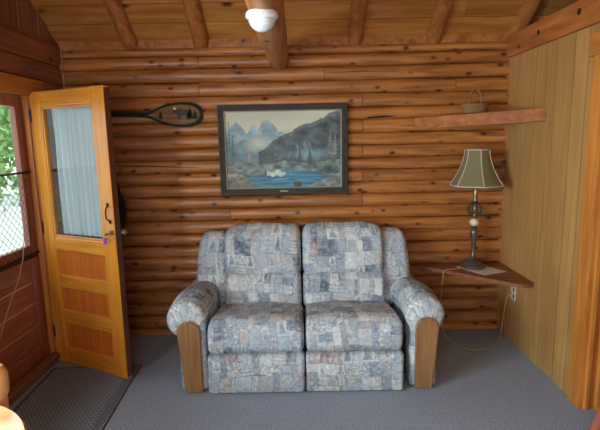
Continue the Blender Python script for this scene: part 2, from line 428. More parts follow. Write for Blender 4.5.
struct(MB().box(XR - .012, XR, 0, -.014, .0, 2.245, .002).build('trim_6', M['casing']), 'thin corner strip where logs meet panelling')
struct(MB().box(XR - .022, XR, DY1, DY1 - .13, 0, 2.07, .003).build('trim_7', M['casing']), 'near casing of the right doorway')

# ------------------------------------------------------------------ left doorway: casing, sill, screen door
cs = MB().box(XL - .005, XL + .035, OY0 + .1, OY1 - .09, 2.0, 2.085, .003).box(XL + .0, XL + .045, OY0 + .1, OY1 - .1, 2.078, 2.094, .002)
struct(cs.build('trim_8', M['casing_y']), 'head casing over the left doorway')
jl = MB().box(XL - T, XL + .03, OY0, OY0 - .02, 0, 2.0, .002).box(XL - T, XL + .03, OY1, OY1 + .02, 0, 2.0, .002).box(XL - T, XL + .02, OY0, OY1, 1.985, 2.0)
jl.box(XL - .05, XL - .02, OY0 - .02, OY0 - .035, .0, 1.985, .002)
struct(jl.build('trim_9', M['casing']), 'jambs of the left doorway')
sl = MB().box(XL - T, XL + .012, OY0 - .02, OY1 + .02, 0, .035, .003).box(XL - .045, XL + .03, OY0 - .02, OY1 + .02, .035, .066, .006)
struct(sl.build('trim_10', M['sill']), 'worn wooden threshold of the left doorway')
sd = empty('door_1', (XL - .08, OY0 - .02, 0)); struct(sd, 'closed dark brown screen door with window and diagonal grille')
X0, X1 = XL - .105, XL - .065; Y0, Y1 = OY0 - .022, OY1 + .022
GY0, GY1, GZ0, GZ1 = -.565, Y1 + .09, .925, 1.905
fr = MB().box(X0, X1, Y0, GY0, .037, 1.98, .003).box(X0, X1, GY1, Y1, .037, 1.98, .003).box(X0, X1, GY0, GY1, GZ1, 1.98, .003).box(X0, X1, GY0, GY1, .79, GZ0, .003).box(X0, X1, GY0, GY1, .037, .16, .003)
wp('frame', M['mahog'], fr, sd)
pn = MB(); zz = [.16, .32, .49, .65, .79]
for a, b_ in zip(zz, zz[1:]): pn.box(X0 + .012, X1 - .012, GY0, GY1, a + .002, b_ - .002, .004)
wp('board_panel', M['mahog_y'], pn, sd)
wp('window_pane', M['glass'], MB().box(X0 + .018, X0 + .022, GY0, GY1, GZ0, GZ1), sd)
gr = MB(); xg = X1 + .006
ga, gbm, gz0, gz1 = GY0 + .03, GY1 - .03, .86, 1.45
st = .055; H = gz1 - gz0; Wd = ga - gbm
k = -H
while k < Wd:
    for sgn in (0, 1):
        # line y = ga - (k + t), z = gz1 - t (or mirrored)
        t0 = max(0, -k); t1 = min(H, Wd - k)
        if t1 > t0 + .01:
            f = lambda t: (xg + .003 * sgn, ga - (k + t), (gz1 - t * .999) if sgn == 0 else (gz0 + t * .999))
            gr.cyl(f(t0), f(t1), .0013, seg=5)
    k += st
wp('grille', M['iron'], gr, sd)
rl = MB()
for z_ in (gz0, gz1): rl.cyl((xg + .002, GY0 + .09, z_), (xg + .002, GY1 - .06, z_), .008, seg=8)
rl.cyl((xg + .002, GY0 + .05, gz0 - .02), (xg + .002, GY1 - .05, gz0 - .02), .007, seg=8)
wp('grille_rail', M['iron'], rl, sd)
pc = MB().tube([(xg + .02, -.66, 1.12), (xg + .035, -.70, 1.0), (xg + .05, -.76, .88), (xg + .05, -.83, .76), (xg + .05, -.92, .66), (xg + .04, -1.0, .55), (xg + .02, -1.06, .40)], .0028, 6)
tag(pc.build('cord', M['wirew'], smooth=True), 'thin pale cord hanging in a curve over the screen door', 'cord')

# ------------------------------------------------------------------ open wooden door
HX, HY = XL + .004, -.492
dd = Vector((-1.218 - XL, -.825 + .49, 0)); th = math.atan2(dd.y, dd.x)
D = empty('door_2', (HX, HY, 0), th); struct(D, 'open honey pine door with glazed top and three panels')
DW = .728; DT = .044                     # local: x along door, y+ = back side, front face at y=0
def dbox(mb, x0, x1, z0, z1, y0=0, y1=DT, bev=.002): return mb.box(x0, x1, y0, y1, z0, z1, bev)
zr = [.014, .135, .325, .432, .600, .700, .880, .985, 1.90, 1.995]
pxa, pxb = .104, .612
stl = MB(); dbox(stl, .0, pxa, .008, 2.008, bev=.003); dbox(stl, pxb, DW, .008, 2.008, bev=.003)
stl.build('stile', M['door'], D)
rails = MB()
for a, b_ in ((.008, .135), (.325, .432), (.6, .7), (.88, .985), (1.9, 2.008)): dbox(rails, pxa, pxb, a, b_, .0, DT, .009)
rails.build('rail', M['door_rail'], D)
for a, b_ in ((.135, .325), (.432, .6), (.7, .88)):
    p = MB(); xm = pxa + (.17 if a < .2 else .3 if a < .5 else .52)
    p.box(pxa - .002, xm - .0005, .019, DT - .012, a - .002, b_ + .002)
    if xm < pxb - .01: p.box(xm + .0005, pxb + .002, .019, DT - .012, a - .002, b_ + .002)
    p.build('panel', M['door_panel'], D)
bd = MB()
bd.box(pxa, pxa + .014, .004, .02, .985, 1.9, .003).box(pxb - .014, pxb, .004, .02, .985, 1.9, .003).box(pxa, pxb, .004, .02, 1.886, 1.9, .003).box(pxa, pxb, .004, .02, .985, .999, .003)
bd.build('glazing_bead', M['door'], D)
MB().box(pxa, pxb, .02, .024, .985, 1.9).build('glass_pane', M['glass'], D)
ed = MB().box(DW, DW + .002, .004, DT + .002, .022, 1.995).box(-.001, DW + .002, DT, DT + .003, .022, .98).box(-.001, pxa, DT, DT + .003, .98, 1.995).box(pxb, DW + .002, DT, DT + .003, .98, 1.995).box(-.001, DW + .002, DT, DT + .003, 1.9, 1.995)
ed.build('stained_backing', M['door_edge'], D)
hd = MB().tube([(.694, -.004, 1.128), (.698, -.012, 1.135), (.694, -.03, 1.15), (.698, -.036, 1.18), (.694, -.03, 1.215), (.686, -.012, 1.23), (.682, -.004, 1.24)], .0052, 10)
hd.ball((.694, -.003, 1.126), .012, (1, .3, 1.2)).ball((.682, -.003, 1.241), .012, (1, .3, 1.2))
hd.build('pull_handle', M['iron'], D, smooth=True)
MB().cyl((.698, 0, 1.055), (.698, -.012, 1.055), .02, seg=20).cyl((.698, -.012, 1.055), (.698, -.022, 1.055), .012, seg=16).build('lock_cylinder', M['brass'], D, smooth=True)
MB().cyl((.698, DT, 1.04), (.698, DT + .04, 1.04), .012, seg=14).ball((.698, DT + .055, 1.04), .026, seg=18).build('door_knob', M['brass'], D, smooth=True)
hg = MB()
for z_ in (.2, 1.0, 1.8): hg.cyl((-.004, .0, z_), (-.004, .0, z_ + .09), .007, seg=10)
hg.build('hinge', M['iron'], D, smooth=True)
# key with purple tag
def loc(x, y, z):
    v = Matrix.Rotation(th, 3, 'Z') @ Vector((x, y, 0)); return (HX + v.x, HY + v.y, z)
K = empty('key', loc(.698, -.024, 1.05), th); tag(K, 'key with a purple tag hanging from the open door lock', 'key')
MB().box(-.002, .002, -.02, 0, -.004, .004).cyl((-.0015, -.024, 0), (.0015, -.024, 0), .011, seg=14).tube([(.0, -.02 + .009 * math.cos(a * PI / 5), -.016 + .012 * math.sin(a * PI / 5)) for a in range(10)], .001, 5, True).build('key_blade', M['brass'], K)
MB().box(-.030, -.002, -.024, -.019, -.068, -.024, .002).build('key_tag', M['purple'], K)
# curtain on the back of the glass
n = 150; V = []; F = []
for k in range(n + 1):
    t = k / n; x_ = .125 + .50 * t
    for j in range(13):
        z_ = 1.895 - .90 * j / 12
        amp = .010 + .004 * math.sin(j * .3)
        V.append((x_ + .004 * math.sin(j * .5 + t * 9), 0.068 + amp * 1.25 * math.sin(t * 2 * PI * 10 + 1.1 * math.sin(t * 17)) + .004 * math.sin(t * 40 + j * .25), z_))
for k in range(n):
    for j in range(12):
        a = k * 13 + j; F.append((a, a + 1, a + 14, a + 13))
CU = empty('curtain', (HX, HY, 0), th); tag(CU, 'white sheer pleated curtain behind the glass of the open door', 'curtain')
from_arrays('curtain_cloth', V, F, M['curtain'], CU)
MB().cyl((.08, .062, 1.905), (.65, .062, 1.905), .006, seg=10).ball((.09, .062, 1.905), .01).ball((.65, .062, 1.905), .01).cyl((.09, DT + .003, 1.905), (.09, .062, 1.905), .004, seg=8).cyl((.64, DT + .003, 1.905), (.64, .062, 1.905), .004, seg=8).build('curtain_rod', M['brass'], CU, smooth=True)

# black shoulder bag hanging behind the door
B = empty('shoulder_bag', (-1.545, -.10, .90)); tag(B, 'black bag hanging on the log wall, mostly behind the open door', 'bag')
bb = MB().ball((0, 0, .20), .2, (.62, .22, 1.0), 24); 
for v in bb.bm.verts:
    if v.co.y > .03: v.co.y = .03
bb.build('bag_body', M['black'], B, smooth=True)
MB().tube([(-.09, -.01, .3), (-.07, .0, .42), (0, .02, .5), (.07, .0, .42), (.09, -.01, .3)], .008, 8).build('strap', M['black'], B, smooth=True)
MB().cyl((-.0, .06, .495), (0, -.0, .5), .006, seg=10).build('hook', M['iron'], B)

# thin wire in the corner above the door
wi = MB().tube([(XL + .04, -.052, 2.40), (XL + .042, -.056, 2.3), (XL + .038, -.054, 2.2), (XL + .044, -.056, 2.1), (XL + .05, -.058, 1.95), (XL + .05, -.058, 1.7)], .004, 8)
tag(wi.build('wire', M['wirew'], smooth=True), 'thin pale wire running down the left corner above the door', 'wire')

# ------------------------------------------------------------------ rubber mat
MT = empty('door_mat', (-1.5, -1.1, 0), math.radians(3)); tag(MT, 'dark grey ribbed rubber mat inside the left doorway', 'door mat')
MB().box(-.335, .315, -.75, .5, .0, .005, .002).build('mat_base', M['mat_base'], MT)
rb = MB(); y_ = -.71; j = 0
while y_ < .47:
    x_ = -.31 + (.0125 if j % 2 else 0)
    while x_ < .235:
        rb.box(x_, x_ + .019, y_, y_ + .0085, .005, .0115); x_ += .025
    y_ += .0165; j += 1
for x_ in (.25, .266, .282, .298): rb.box(x_, x_ + .008, -.74, .49, .005, .0115)
rib = rb.build('rib_pattern', M['rubber'], MT)

# ------------------------------------------------------------------ paddle
P = empty('paddle', (-1.3, -.06, 1.865)); tag(P, 'green edged canoe paddle with a carved moose on the log wall', 'paddle')
prof = [(-1.22, .020), (-1.19, .024), (-1.15, .040), (-1.10, .062), (-1.04, .078), (-.98, .087), (-.92, .091), (-.86, .088), (-.815, .076), (-.785, .055), (-.768, .028), (-.763, 0)]
def blade(scale, ins, off=0.0):
    up = [(x if x < -1.0 else x - ins * .9, off + 1.857 + h * scale - ins) for x, h in prof if h * scale - ins > 0]
    dn = [(x if x < -1.0 else x - ins * .9, off + 1.857 - h * scale + ins) for x, h in prof if h * scale - ins > 0]
    return up + dn[::-1]
wp('blade_rim', M['green'], MB().prism(blade(1.08, 0), 'y', -.052, -.068), P)
wp('blade_face', M['blade'], MB().prism(blade(1.08, .021), 'y', -.068, -.0695), P)
wp('shaft', M['green'], MB().tube([(-1.80, -.06, 1.872), (-1.5, -.06, 1.867), (-1.3, -.06, 1.862), (-1.2, -.06, 1.857)], [.016, .016, .018, .022], 12), P, smooth=True)
wp('grip', M['green'], MB().box(-1.84, -1.79, -.075, -.048, 1.83, 1.915, .01), P)
def sp(pts, ox, oz, k, mat, nm, y0=-.0695, y1=-.0725):
    return wp(nm, mat, MB().prism([(ox + a * k, oz + c * k) for a, c in pts], 'y', y0, y1), P)
moose = [(0, 2.1), (.2, 2.6), (.7, 2.9), (1.2, 2.8), (1.6, 3.1), (2.2, 3.2), (2.8, 2.9), (3.8, 2.8), (4.5, 2.6), (4.8, 2.0), (4.7, 1.2), (4.8, 0), (4.45, 0), (4.35, .9), (4.1, 1.3), (4.1, 0), (3.8, 0), (3.7, 1.2), (2.4, 1.1), (2.35, 0), (2.0, 0), (1.95, 1.0), (1.8, .9), (1.75, 0), (1.4, 0), (1.35, 1.3), (1.0, 1.9), (.6, 1.9), (.3, 1.8)]
sp(moose, -1.005, 1.815, .029, M['moose'], 'moose_carving')
ant = [(0, 0), (-.5, .3), (-.9, 1.0), (-.6, .9), (-.5, 1.5), (-.2, 1.0), (.1, 1.6), (.3, 1.0), (.7, 1.5), (.8, .8), (.6, .2)]
sp(ant, -.985, 1.893, .016, M['antler'], 'antlers', -.0725, -.0745)
tree = [(-.15, 0), (-.15, .5), (-1.2, .5), (-.5, 1.4), (-.9, 1.4), (-.35, 2.3), (-.6, 2.3), (0, 3.6), (.6, 2.3), (.35, 2.3), (.9, 1.4), (.5, 1.4), (1.2, .5), (.15, .5), (.15, 0)]
sp(tree, -1.10, 1.82, .018, M['green'], 'tree_carving'); sp(tree, -.865, 1.815, .027, M['green'], 'tree_carving'); sp(tree, -.825, 1.815, .021, M['green'], 'tree_carving')

# ------------------------------------------------------------------ framed landscape
PX0, PX1, PZ0, PZ1 = -.648, .388, 1.206, 1.922
PF = empty('framed_picture', (-.13, -.05, 1.206)); tag(PF, 'framed painting of a mountain lake hung on the log wall', 'picture')
fwid = .048
def mitred(x0, x1, z0, z1, w, y0, y1, mb):
    inn = (x0 + w, x1 - w, z0 + w, z1 - w)
    mb.prism([(x0, z0), (x1, z0), (inn[1], inn[2]), (inn[0], inn[2])], 'y', y0, y1); mb.prism([(x0, z1), (inn[0], inn[3]), (inn[1], inn[3]), (x1, z1)], 'y', y0, y1)
    mb.prism([(x0, z0), (inn[0], inn[2]), (inn[0], inn[3]), (x0, z1)], 'y', y0, y1); mb.prism([(x1, z0), (x1, z1), (inn[1], inn[3]), (inn[1], inn[2])], 'y', y0, y1)
    return mb
f = mitred(PX0, PX1, PZ0, PZ1, fwid, -.048, -.082, MB()); mitred(PX0 + .006, PX1 - .006, PZ0 + .006, PZ1 - .006, .014, -.082, -.092, f); mitred(PX0 + .03, PX1 - .03, PZ0 + .03, PZ1 - .03, .012, -.082, -.087, f)
wp('frame', M['pframe'], f, PF)
wp('liner', M['liner'], mitred(PX0 + fwid - .002, PX1 - fwid + .002, PZ0 + fwid - .002, PZ1 - fwid + .002, .011, -.05, -.074, MB()), PF)
wp('nameplate', M['liner'], MB().box(-.165, -.10, -.088, -.0845, PZ0 + .018, PZ0 + .032, .001), PF)
# canvas colours
ix0, ix1, iz0, iz1 = PX0 + fwid + .007, PX1 - fwid - .007, PZ0 + fwid + .007, PZ1 - fwid - .007
nu, nv = 260, 176
u = np.linspace(0, 1, nu); v = np.linspace(0, 1, nv); U, W = np.meshgrid(u, v, indexing='ij')   # W up
rg = np.random.default_rng(5)
def noise1(x, f0, oc=4, seed=0):
    r_ = np.random.default_rng(seed); y_ = 0
    for k in range(oc):
        t_ = r_.uniform(-1, 1, 400); xx = x * f0 * 2 ** k + 50; i_ = np.floor(xx).astype(int) % 399; fr_ = xx - np.floor(xx)
        y_ = y_ + (t_[i_] * (1 - fr_) + t_[i_ + 1] * fr_) / 1.8 ** k
    return y_
def noise2(x, y, f0, oc=3, seed=0):
    r_ = np.random.default_rng(seed); o_ = 0
    for k in range(oc):
        g = r_.uniform(-1, 1, (64, 64)); X = x * f0 * 2 ** k + 5; Y = y * f0 * 2 ** k + 5
        i_ = np.floor(X).astype(int); j_ = np.floor(Y).astype(int); fx = X - i_; fy = Y - j_; i_ = i_ % 63; j_ = j_ % 63
        o_ = o_ + (g[i_, j_] * (1 - fx) * (1 - fy) + g[i_ + 1, j_] * fx * (1 - fy) + g[i_, j_ + 1] * (1 - fx) * fy + g[i_ + 1, j_ + 1] * fx * fy) / 1.9 ** k
    return o_
img = np.zeros((nu, nv, 3))
def C(*c): return np.array(c, float)
sky = C(196, 196, 172) * np.ones((nu, nv, 3)) * (1 - .10 * W[..., None] * 0)
img[:] = sky + (noise2(U, W, 5, 3, 1) * 8)[..., None]
def layer(mask, c, var=0, f0=20, seed=0, fy=None):
    nz = noise2(U, W * (fy or 1), f0, 3, seed) * var
    val = C(*c)[None, None] + nz[..., None]; img[mask] = val[mask]
# far peaks
h = np.interp(u, [0, .04, .1, .16, .19, .24, .28, .32, .37, .42, .46, .5, .55, .6], [.74, .80, .86, .76, .72, .82, .76, .86, .90, .84, .76, .74, .66, .6]) + noise1(u, 22, 3, 2) * .018
layer(W < h[:, None], (134, 160, 170), 26, 18, 3)
h = np.interp(u, [0, .1, .18, .26, .33, .4], [.62, .60, .64, .56, .50, .44]) + noise1(u, 16, 3, 4) * .014
layer(W < h[:, None], (92, 122, 134), 20, 16, 6)
g_ = np.exp(-((U - .27 - .3 * (W - .6)) ** 2 / .012 + (W - .58) ** 2 / .012))[..., None] * .85; img = img * (1 - g_) + C(200, 198, 174) * g_
# dark right slope
h = np.interp(u, [.28, .36, .44, .5, .57, .63, .70, .78, .86, .93, 1.0], [.46, .54, .64, .70, .72, .80, .84, .87, .92, .98, 1.0]) + noise1(u, 20, 3, 7) * .016
layer((W < h[:, None]) & (U > .28), (76, 86, 88), 26, 15, 8)
m_ = (W < h[:, None]) & (W > h[:, None] - .05) & (U > .55); img[m_] = img[m_] * .6 + C(140, 138, 124) * .4
# mist and waterfalls
for cx, w_, lo, hi in ((.625, .012, .36, .60), (.698, .017, .34, .65), (.735, .009, .38, .62), (.55, .008, .36, .5)):
    g_ = (np.exp(-((U - cx - .01 * np.sin(W * 30)) / w_) ** 2) * np.clip((W - lo) * 20, 0, 1) * np.clip((hi - W) * 14, 0, 1) * (.75 + .25 * noise2(U * 3, W * .4, 30, 2, 40)))[..., None] * .7
    img = img * (1 - g_) + C(150, 190, 196) * g_
ms = np.exp(-((U - .72) ** 2 / .035 + (W - .44) ** 2 / .004)); img = img * (1 - .75 * ms[..., None]) + C(132, 172, 180) * .75 * ms[..., None]
# near bank and trees
h = np.interp(u, [0, .1, .2, .3, .4, .5, .6, .75, .9, 1], [.42, .38, .34, .30, .33, .36, .33, .31, .35, .40]) + noise1(u, 18, 3, 9) * .012
layer(W < h[:, None], (104, 118, 114), 40, 26, 10)
def conif(cx, base, ht, wd, c):
    t_ = (W - base) / ht; hw = wd * (1 - t_) * (.65 + .35 * np.sin(t_ * 60)); m_ = (t_ > 0) & (t_ < 1) & (abs(U - cx) < np.maximum(hw, .003))
    img[m_] = (C(*c)[None, None] + (noise2(U, W, 50, 2, 11) * 22)[..., None])[m_]
for cx, b_, ht, wd, c in ((.03, .38, .50, .030, (84, 112, 116)), (.06, .36, .34, .026, (76, 100, 102)), (.20, .34, .22, .03, (152, 144, 124)), (.40, .33, .24, .022, (66, 84, 84)), (.44, .36, .26, .026, (86, 108, 108)), (.36, .34, .16, .022, (72, 90, 90)), (.64, .33, .22, .026, (62, 82, 82)), (.73, .35, .22, .026, (72, 94, 92)), (.91, .42, .34, .06, (112, 120, 118)), (.95, .42, .28, .04, (132, 136, 130)), (.98, .36, .28, .03, (70, 88, 86))): conif(cx, b_, ht, wd, c)
# lake
lake = np.interp(u, [0, .08, .15, .25, .33, .45, .52, .65, .8, .92, 1], [0, .04, .10, .16, .17, .18, .24, .22, .19, .14, .10])
layer((W < lake[:, None]), (66, 122, 146), 30, 9, 12, 6)
m_ = (W < .22 + .02 * np.sin(U * 60)) & (W > .15 + .012 * np.sin(U * 90)) & (U > .35) & (U < .51); img[m_] = (C(186, 202, 196)[None, None] + (noise2(U, W * .3, 60, 2, 13) * 26)[..., None])[m_]
# foreground rocks
h = np.interp(u, [0, .05, .12, .18, .24, .3], [.30, .26, .20, .10, .02, -.1]) + noise1(u, 20, 3, 14) * .012
layer(W < h[:, None], (120, 118, 104), 44, 24, 15)
h = np.interp(u, [.55, .66, .75, .85, 1], [-.05, .01, .03, .12, .20]) + noise1(u, 26, 3, 16) * .02
layer((W < h[:, None]) & (U > .55), (104, 118, 116), 46, 26, 17)
m_ = (abs(U - .62) < .035) & (W < .07); img[m_] = C(70, 66, 56)
img = np.clip(img * 1.0 + 4, 5, 255)
def tolin(a):
    a = a / 255.; return np.where(a <= .04045, a / 12.92, ((a + .055) / 1.055) ** 2.4)
V = np.stack([ix0 + (ix1 - ix0) * U, np.full_like(U, -.058), iz0 + (iz1 - iz0) * W], -1).reshape(-1, 3)
idx = np.arange(nu * nv).reshape(nu, nv); Fq = np.stack([idx[:-1, :-1], idx[1:, :-1], idx[1:, 1:], idx[:-1, 1:]], -1).reshape(-1, 4)
cv = from_arrays('canvas', V, Fq, M['paint'], PF, col=tolin(img).reshape(-1, 3)); cv.matrix_parent_inverse = PF.matrix_basis.inverted()
wp('backing', M['dark'], MB().box(PX0 + .03, PX1 - .03, -.049, -.0575, PZ0 + .03, PZ1 - .03), PF)

# ------------------------------------------------------------------ sofa fabric pattern
RES = .004; PW = 560
pat = np.zeros((PW, PW, 3)); rp_ = random.Random(11)
pal_bg = [(172, 182, 190), (184, 190, 194), (160, 172, 184), (150, 162, 176), (178, 182, 184)]
pal_dk = [(92, 104, 122), (108, 118, 134), (126, 134, 146), (84, 96, 114)]
pal_rs = [(148, 134, 140), (136, 118, 126), (158, 146, 148)]
gx, gy = np.meshgrid(np.arange(PW), np.arange(PW), indexing='ij')
nzA = noise2(gx / PW, gy / PW, 125, 2, 21)
def cellfill(x0, x1, y0, y1):
    sl_ = (slice(x0, x1), slice(y0, y1)); w_, h_ = x1 - x0, y1 - y0
    bg = np.array(rp_.choice(pal_bg), float); k = rp_.random(); X = gx[sl_] - x0; Y = gy[sl_] - y0; n_ = nzA[sl_]
    dk = np.array(rp_.choice(pal_dk if rp_.random() < .68 else pal_rs), float); out = np.tile(bg, (w_, h_, 1))
    n_ = n_ + .0
    if k < .16:      # stripes
        p_ = rp_.choice([3, 4, 6]); m_ = ((Y if rp_.random() < .6 else X) % p_) < p_ / 2; out[m_] = out[m_] * .62 + dk * .38
    elif k < .62:    # scribble
        m_ = np.abs(n_) < .3; out[m_] = out[m_] * .55 + dk * .45
        if rp_.random() < .4: out = out * .75 + dk * .25
    elif k < .76:    # solid dark, mottled
        out[:] = dk * .66 + bg * .34; out += (n_ * 30)[..., None]
    elif k < .84:    # triangle
        out = out * .9 + np.array(rp_.choice(pal_bg), float) * .1
        t_ = Y / max(1, h_); m_ = (abs(X - w_ / 2) < (1 - t_) * w_ * .42) & (t_ > .12); out[m_] = dk * .6 + out[m_] * .4 + (n_[m_] * 22)[..., None] * np.ones(3)
    else: out += (n_ * 12)[..., None]
    out[0, :] *= .84; out[:, 0] *= .84
    pat[sl_] = out
def split(x0, x1, y0, y1, d=0):
    w_, h_ = x1 - x0, y1 - y0
    if (w_ < 26 and h_ < 36 and (d > 3)) or (w_ < 11 or h_ < 12) or (w_ * h_ < 380): cellfill(x0, x1, y0, y1); return
    if w_ * rp_.uniform(.9, 2.0) > h_: m_ = x0 + int(w_ * rp_.uniform(.3, .7)); split(x0, m_, y0, y1, d + 1); split(m_, x1, y0, y1, d + 1)
    else: m_ = y0 + int(h_ * rp_.uniform(.3, .7)); split(x0, x1, y0, m_, d + 1); split(x0, x1, m_, y1, d + 1)
split(0, PW, 0, PW)
pat = pat + (noise2(gx / PW, gy / PW, 150, 2, 33) * 12)[..., None]; pat = pat * 1.08 + np.array([6, 4, 0]); pat = np.clip(pat, 20, 240); patl = tolin(pat)
def sample(u, v):
    u, v = u + .007 * np.sin(v * 21 + u * 4), v + .006 * np.sin(u * 17)
    i_ = np.round(u / RES).astype(int) % PW; j_ = np.round(v / RES).astype(int) % PW
    return patl[i_, j_]
def rbox(name, c, h, r, parent, deform=None, uv=None, step=.005, mat=None):
    """rounded cushion: centre c, half sizes h, rounding r (3), deform on world coords"""
    h = np.array(h, float); r = np.minimum(np.array(r, float) if np.ndim(r) else np.full(3, r), h * .999)
    n = [max(4, int(2 * a / step)) for a in h]
    faces = []; verts = []; base = 0
    for ax in range(3):
        b1, b2 = [(1, 2), (2, 0), (0, 1)][ax]
        for sg in (-1, 1):
            A, Bq = np.meshgrid(np.linspace(-1, 1, n[b1] + 1), np.linspace(-1, 1, n[b2] + 1), indexing='ij')
            p = np.zeros(A.shape + (3,)); p[..., ax] = sg; p[..., b1] = A; p[..., b2] = Bq
            id_ = np.arange(A.size).reshape(A.shape) + base
            q = np.stack([id_[:-1, :-1], id_[1:, :-1], id_[1:, 1:], id_[:-1, 1:]], -1).reshape(-1, 4)
            if sg < 0: q = q[:, ::-1]
            verts.append(p.reshape(-1, 3)); faces.append(q); base += A.size
    p = np.concatenate(verts); Fq = np.concatenate(faces)
    key = np.round(p * 1e5).astype(np.int64); _, ui, inv = np.unique(key, axis=0, return_index=True, return_inverse=True); inv = inv.ravel()
    p = p[ui] * h; Fq = inv[Fq]
    q = np.clip(p, -(h - r), h - r); d = (p - q) / r
    ln = np.linalg.norm(d, axis=1, keepdims=True); d = d / np.maximum(ln, 1e-9)
    w = q + d * r + np.array(c)
    flat = w.copy()
    if deform is not None: w = deform(w)
    uu, vv = (uv(flat) if uv else (flat[:, 0], flat[:, 2] + flat[:, 1]))
    return from_arrays(name, w, Fq, mat or M['sofa'], parent, col=sample(uu, vv))
def wrinkle(w, a=.004, s=0):
    x, y, z = w[:, 0], w[:, 1], w[:, 2]
    w[:, 1] += a * np.sin(x * 23 + z * 9 + s) * np.sin(z * 17 + s) + a * .5 * np.sin(x * 47 + z * 31)
    w[:, 2] += a * np.sin(x * 19 + s * 2) * np.sin(y * 21 + s); return w
SF = empty('sofa', (0, -.6, 0)); tag(SF, 'two-seat reclining sofa in blue grey patchwork fabric with oak arm fronts', 'sofa')
SF.location = (0, 0, 0)
MB().box(-.80, .84, -.86, -.16, .03, .32, .01).box(-.62, .66, -.32, -.15, .3, .88, .03).build('base', M['black'], SF)
for sx, (xa, xb) in enumerate(((-.628, .006), (.014, .652))):
    xc, hx = (xa + xb) / 2, (xb - xa) / 2; s0 = sx * 3.1
    def dseat(w, xa=xa, xb=xb, xc=xc, hx=hx, s0=s0):
        t = np.clip((w[:, 1] + 1.02) / .6, 0, 1); top = np.clip((w[:, 2] - .28) / .2, 0, 1)
        w[:, 2] += top * (-.085 * t + .018 * (1 - ((w[:, 0] - xc) / hx) ** 2) - .03 * np.clip(1 - t * 5, 0, 1))
        w[:, 1] -= .012 * np.sin(np.clip((w[:, 2] - .27) / .24, 0, 1) * PI)
        return wrinkle(w, .0035, s0)
    rbox('seat', (xc, -.715, .375), (hx, .305, .125), (.03, .085, .085), SF, dseat)
    def dfoot(w, s0=s0, xc=xc, hx=hx):
        k = np.sin(np.clip((w[:, 2] - .0) / .27, 0, 1) * PI); w[:, 1] -= .012 * k * (w[:, 1] < -.95)
        return wrinkle(w, .002, s0)
    rbox('footrest', (xc, -.976, .134), (hx, .055, .132), (.025, .035, .022), SF, dfoot, uv=lambda p: (p[:, 0] + .2, p[:, 2] + p[:, 1] * .3 + .7))
    # back rests lean backwards
    xb2 = (-.592, -.006) if sx == 0 else (.006, .63)
    xc2, hx2 = (xb2[0] + xb2[1]) / 2, (xb2[1] - xb2[0]) / 2
    def dback(w, xc2=xc2, hx2=hx2, s0=s0, sx=sx):
        e = (w[:, 0] - xc2) / hx2
        out = e if sx == 1 else -e                    # +1 at the outer side
        w[:, 2] -= np.clip((w[:, 2] - .8) / .2, 0, 1) * (.035 * np.clip(out, 0, 1) ** 3 + .022 * np.clip(-out, 0, 1) ** 4)
        w[:, 1] += .20 * (w[:, 2] - .62) - .02 * np.sin(np.clip((w[:, 2] - .62) / .4, 0, 1) * PI)
        return wrinkle(w, .004, s0 + 1)
    rbox('back_cushion', (xc2, -.36, .805), (hx2, .095, .202), (.045, .09, .085), SF, dback, uv=lambda p: (p[:, 0] + .5, p[:, 2] + .4))
    def dlum(w, s0=s0):
        w[:, 1] += .12 * (w[:, 2] - .62); return wrinkle(w, .004, s0 + 2)
    rbox('lumbar_cushion', (xc2, -.40, .51), (hx2, .085, .14), (.04, .075, .06), SF, dlum, uv=lambda p: (p[:, 0] + .9, p[:, 2] + 1.2))
# side wings
for sg, (xa, xb) in ((-1, (-.825, -.565)), (1, (.60, .845))):
    xc, hx = (xa + xb) / 2, (xb - xa) / 2
    def dw(w, xc=xc, hx=hx, sg=sg):
        e = (w[:, 0] - xc) / hx * sg
        t = np.clip((w[:, 2] - .5) / .45, 0, 1)
        w[:, 2] -= np.clip((w[:, 2] - .75) / .2, 0, 1) * .03 * np.clip(e, 0, 1) ** 2
        w[:, 0] -= sg * .035 * t ** 2 * np.clip(e, -0, 1)
        w[:, 1] += .18 * (w[:, 2] - .6); return wrinkle(w, .004, sg)
    rbox('side_wing', (xc, -.30, .65), (hx, .10, .295), (.06, .085, .09), SF, dw, uv=lambda p: (p[:, 0] + 1.3, p[:, 2] + .1))
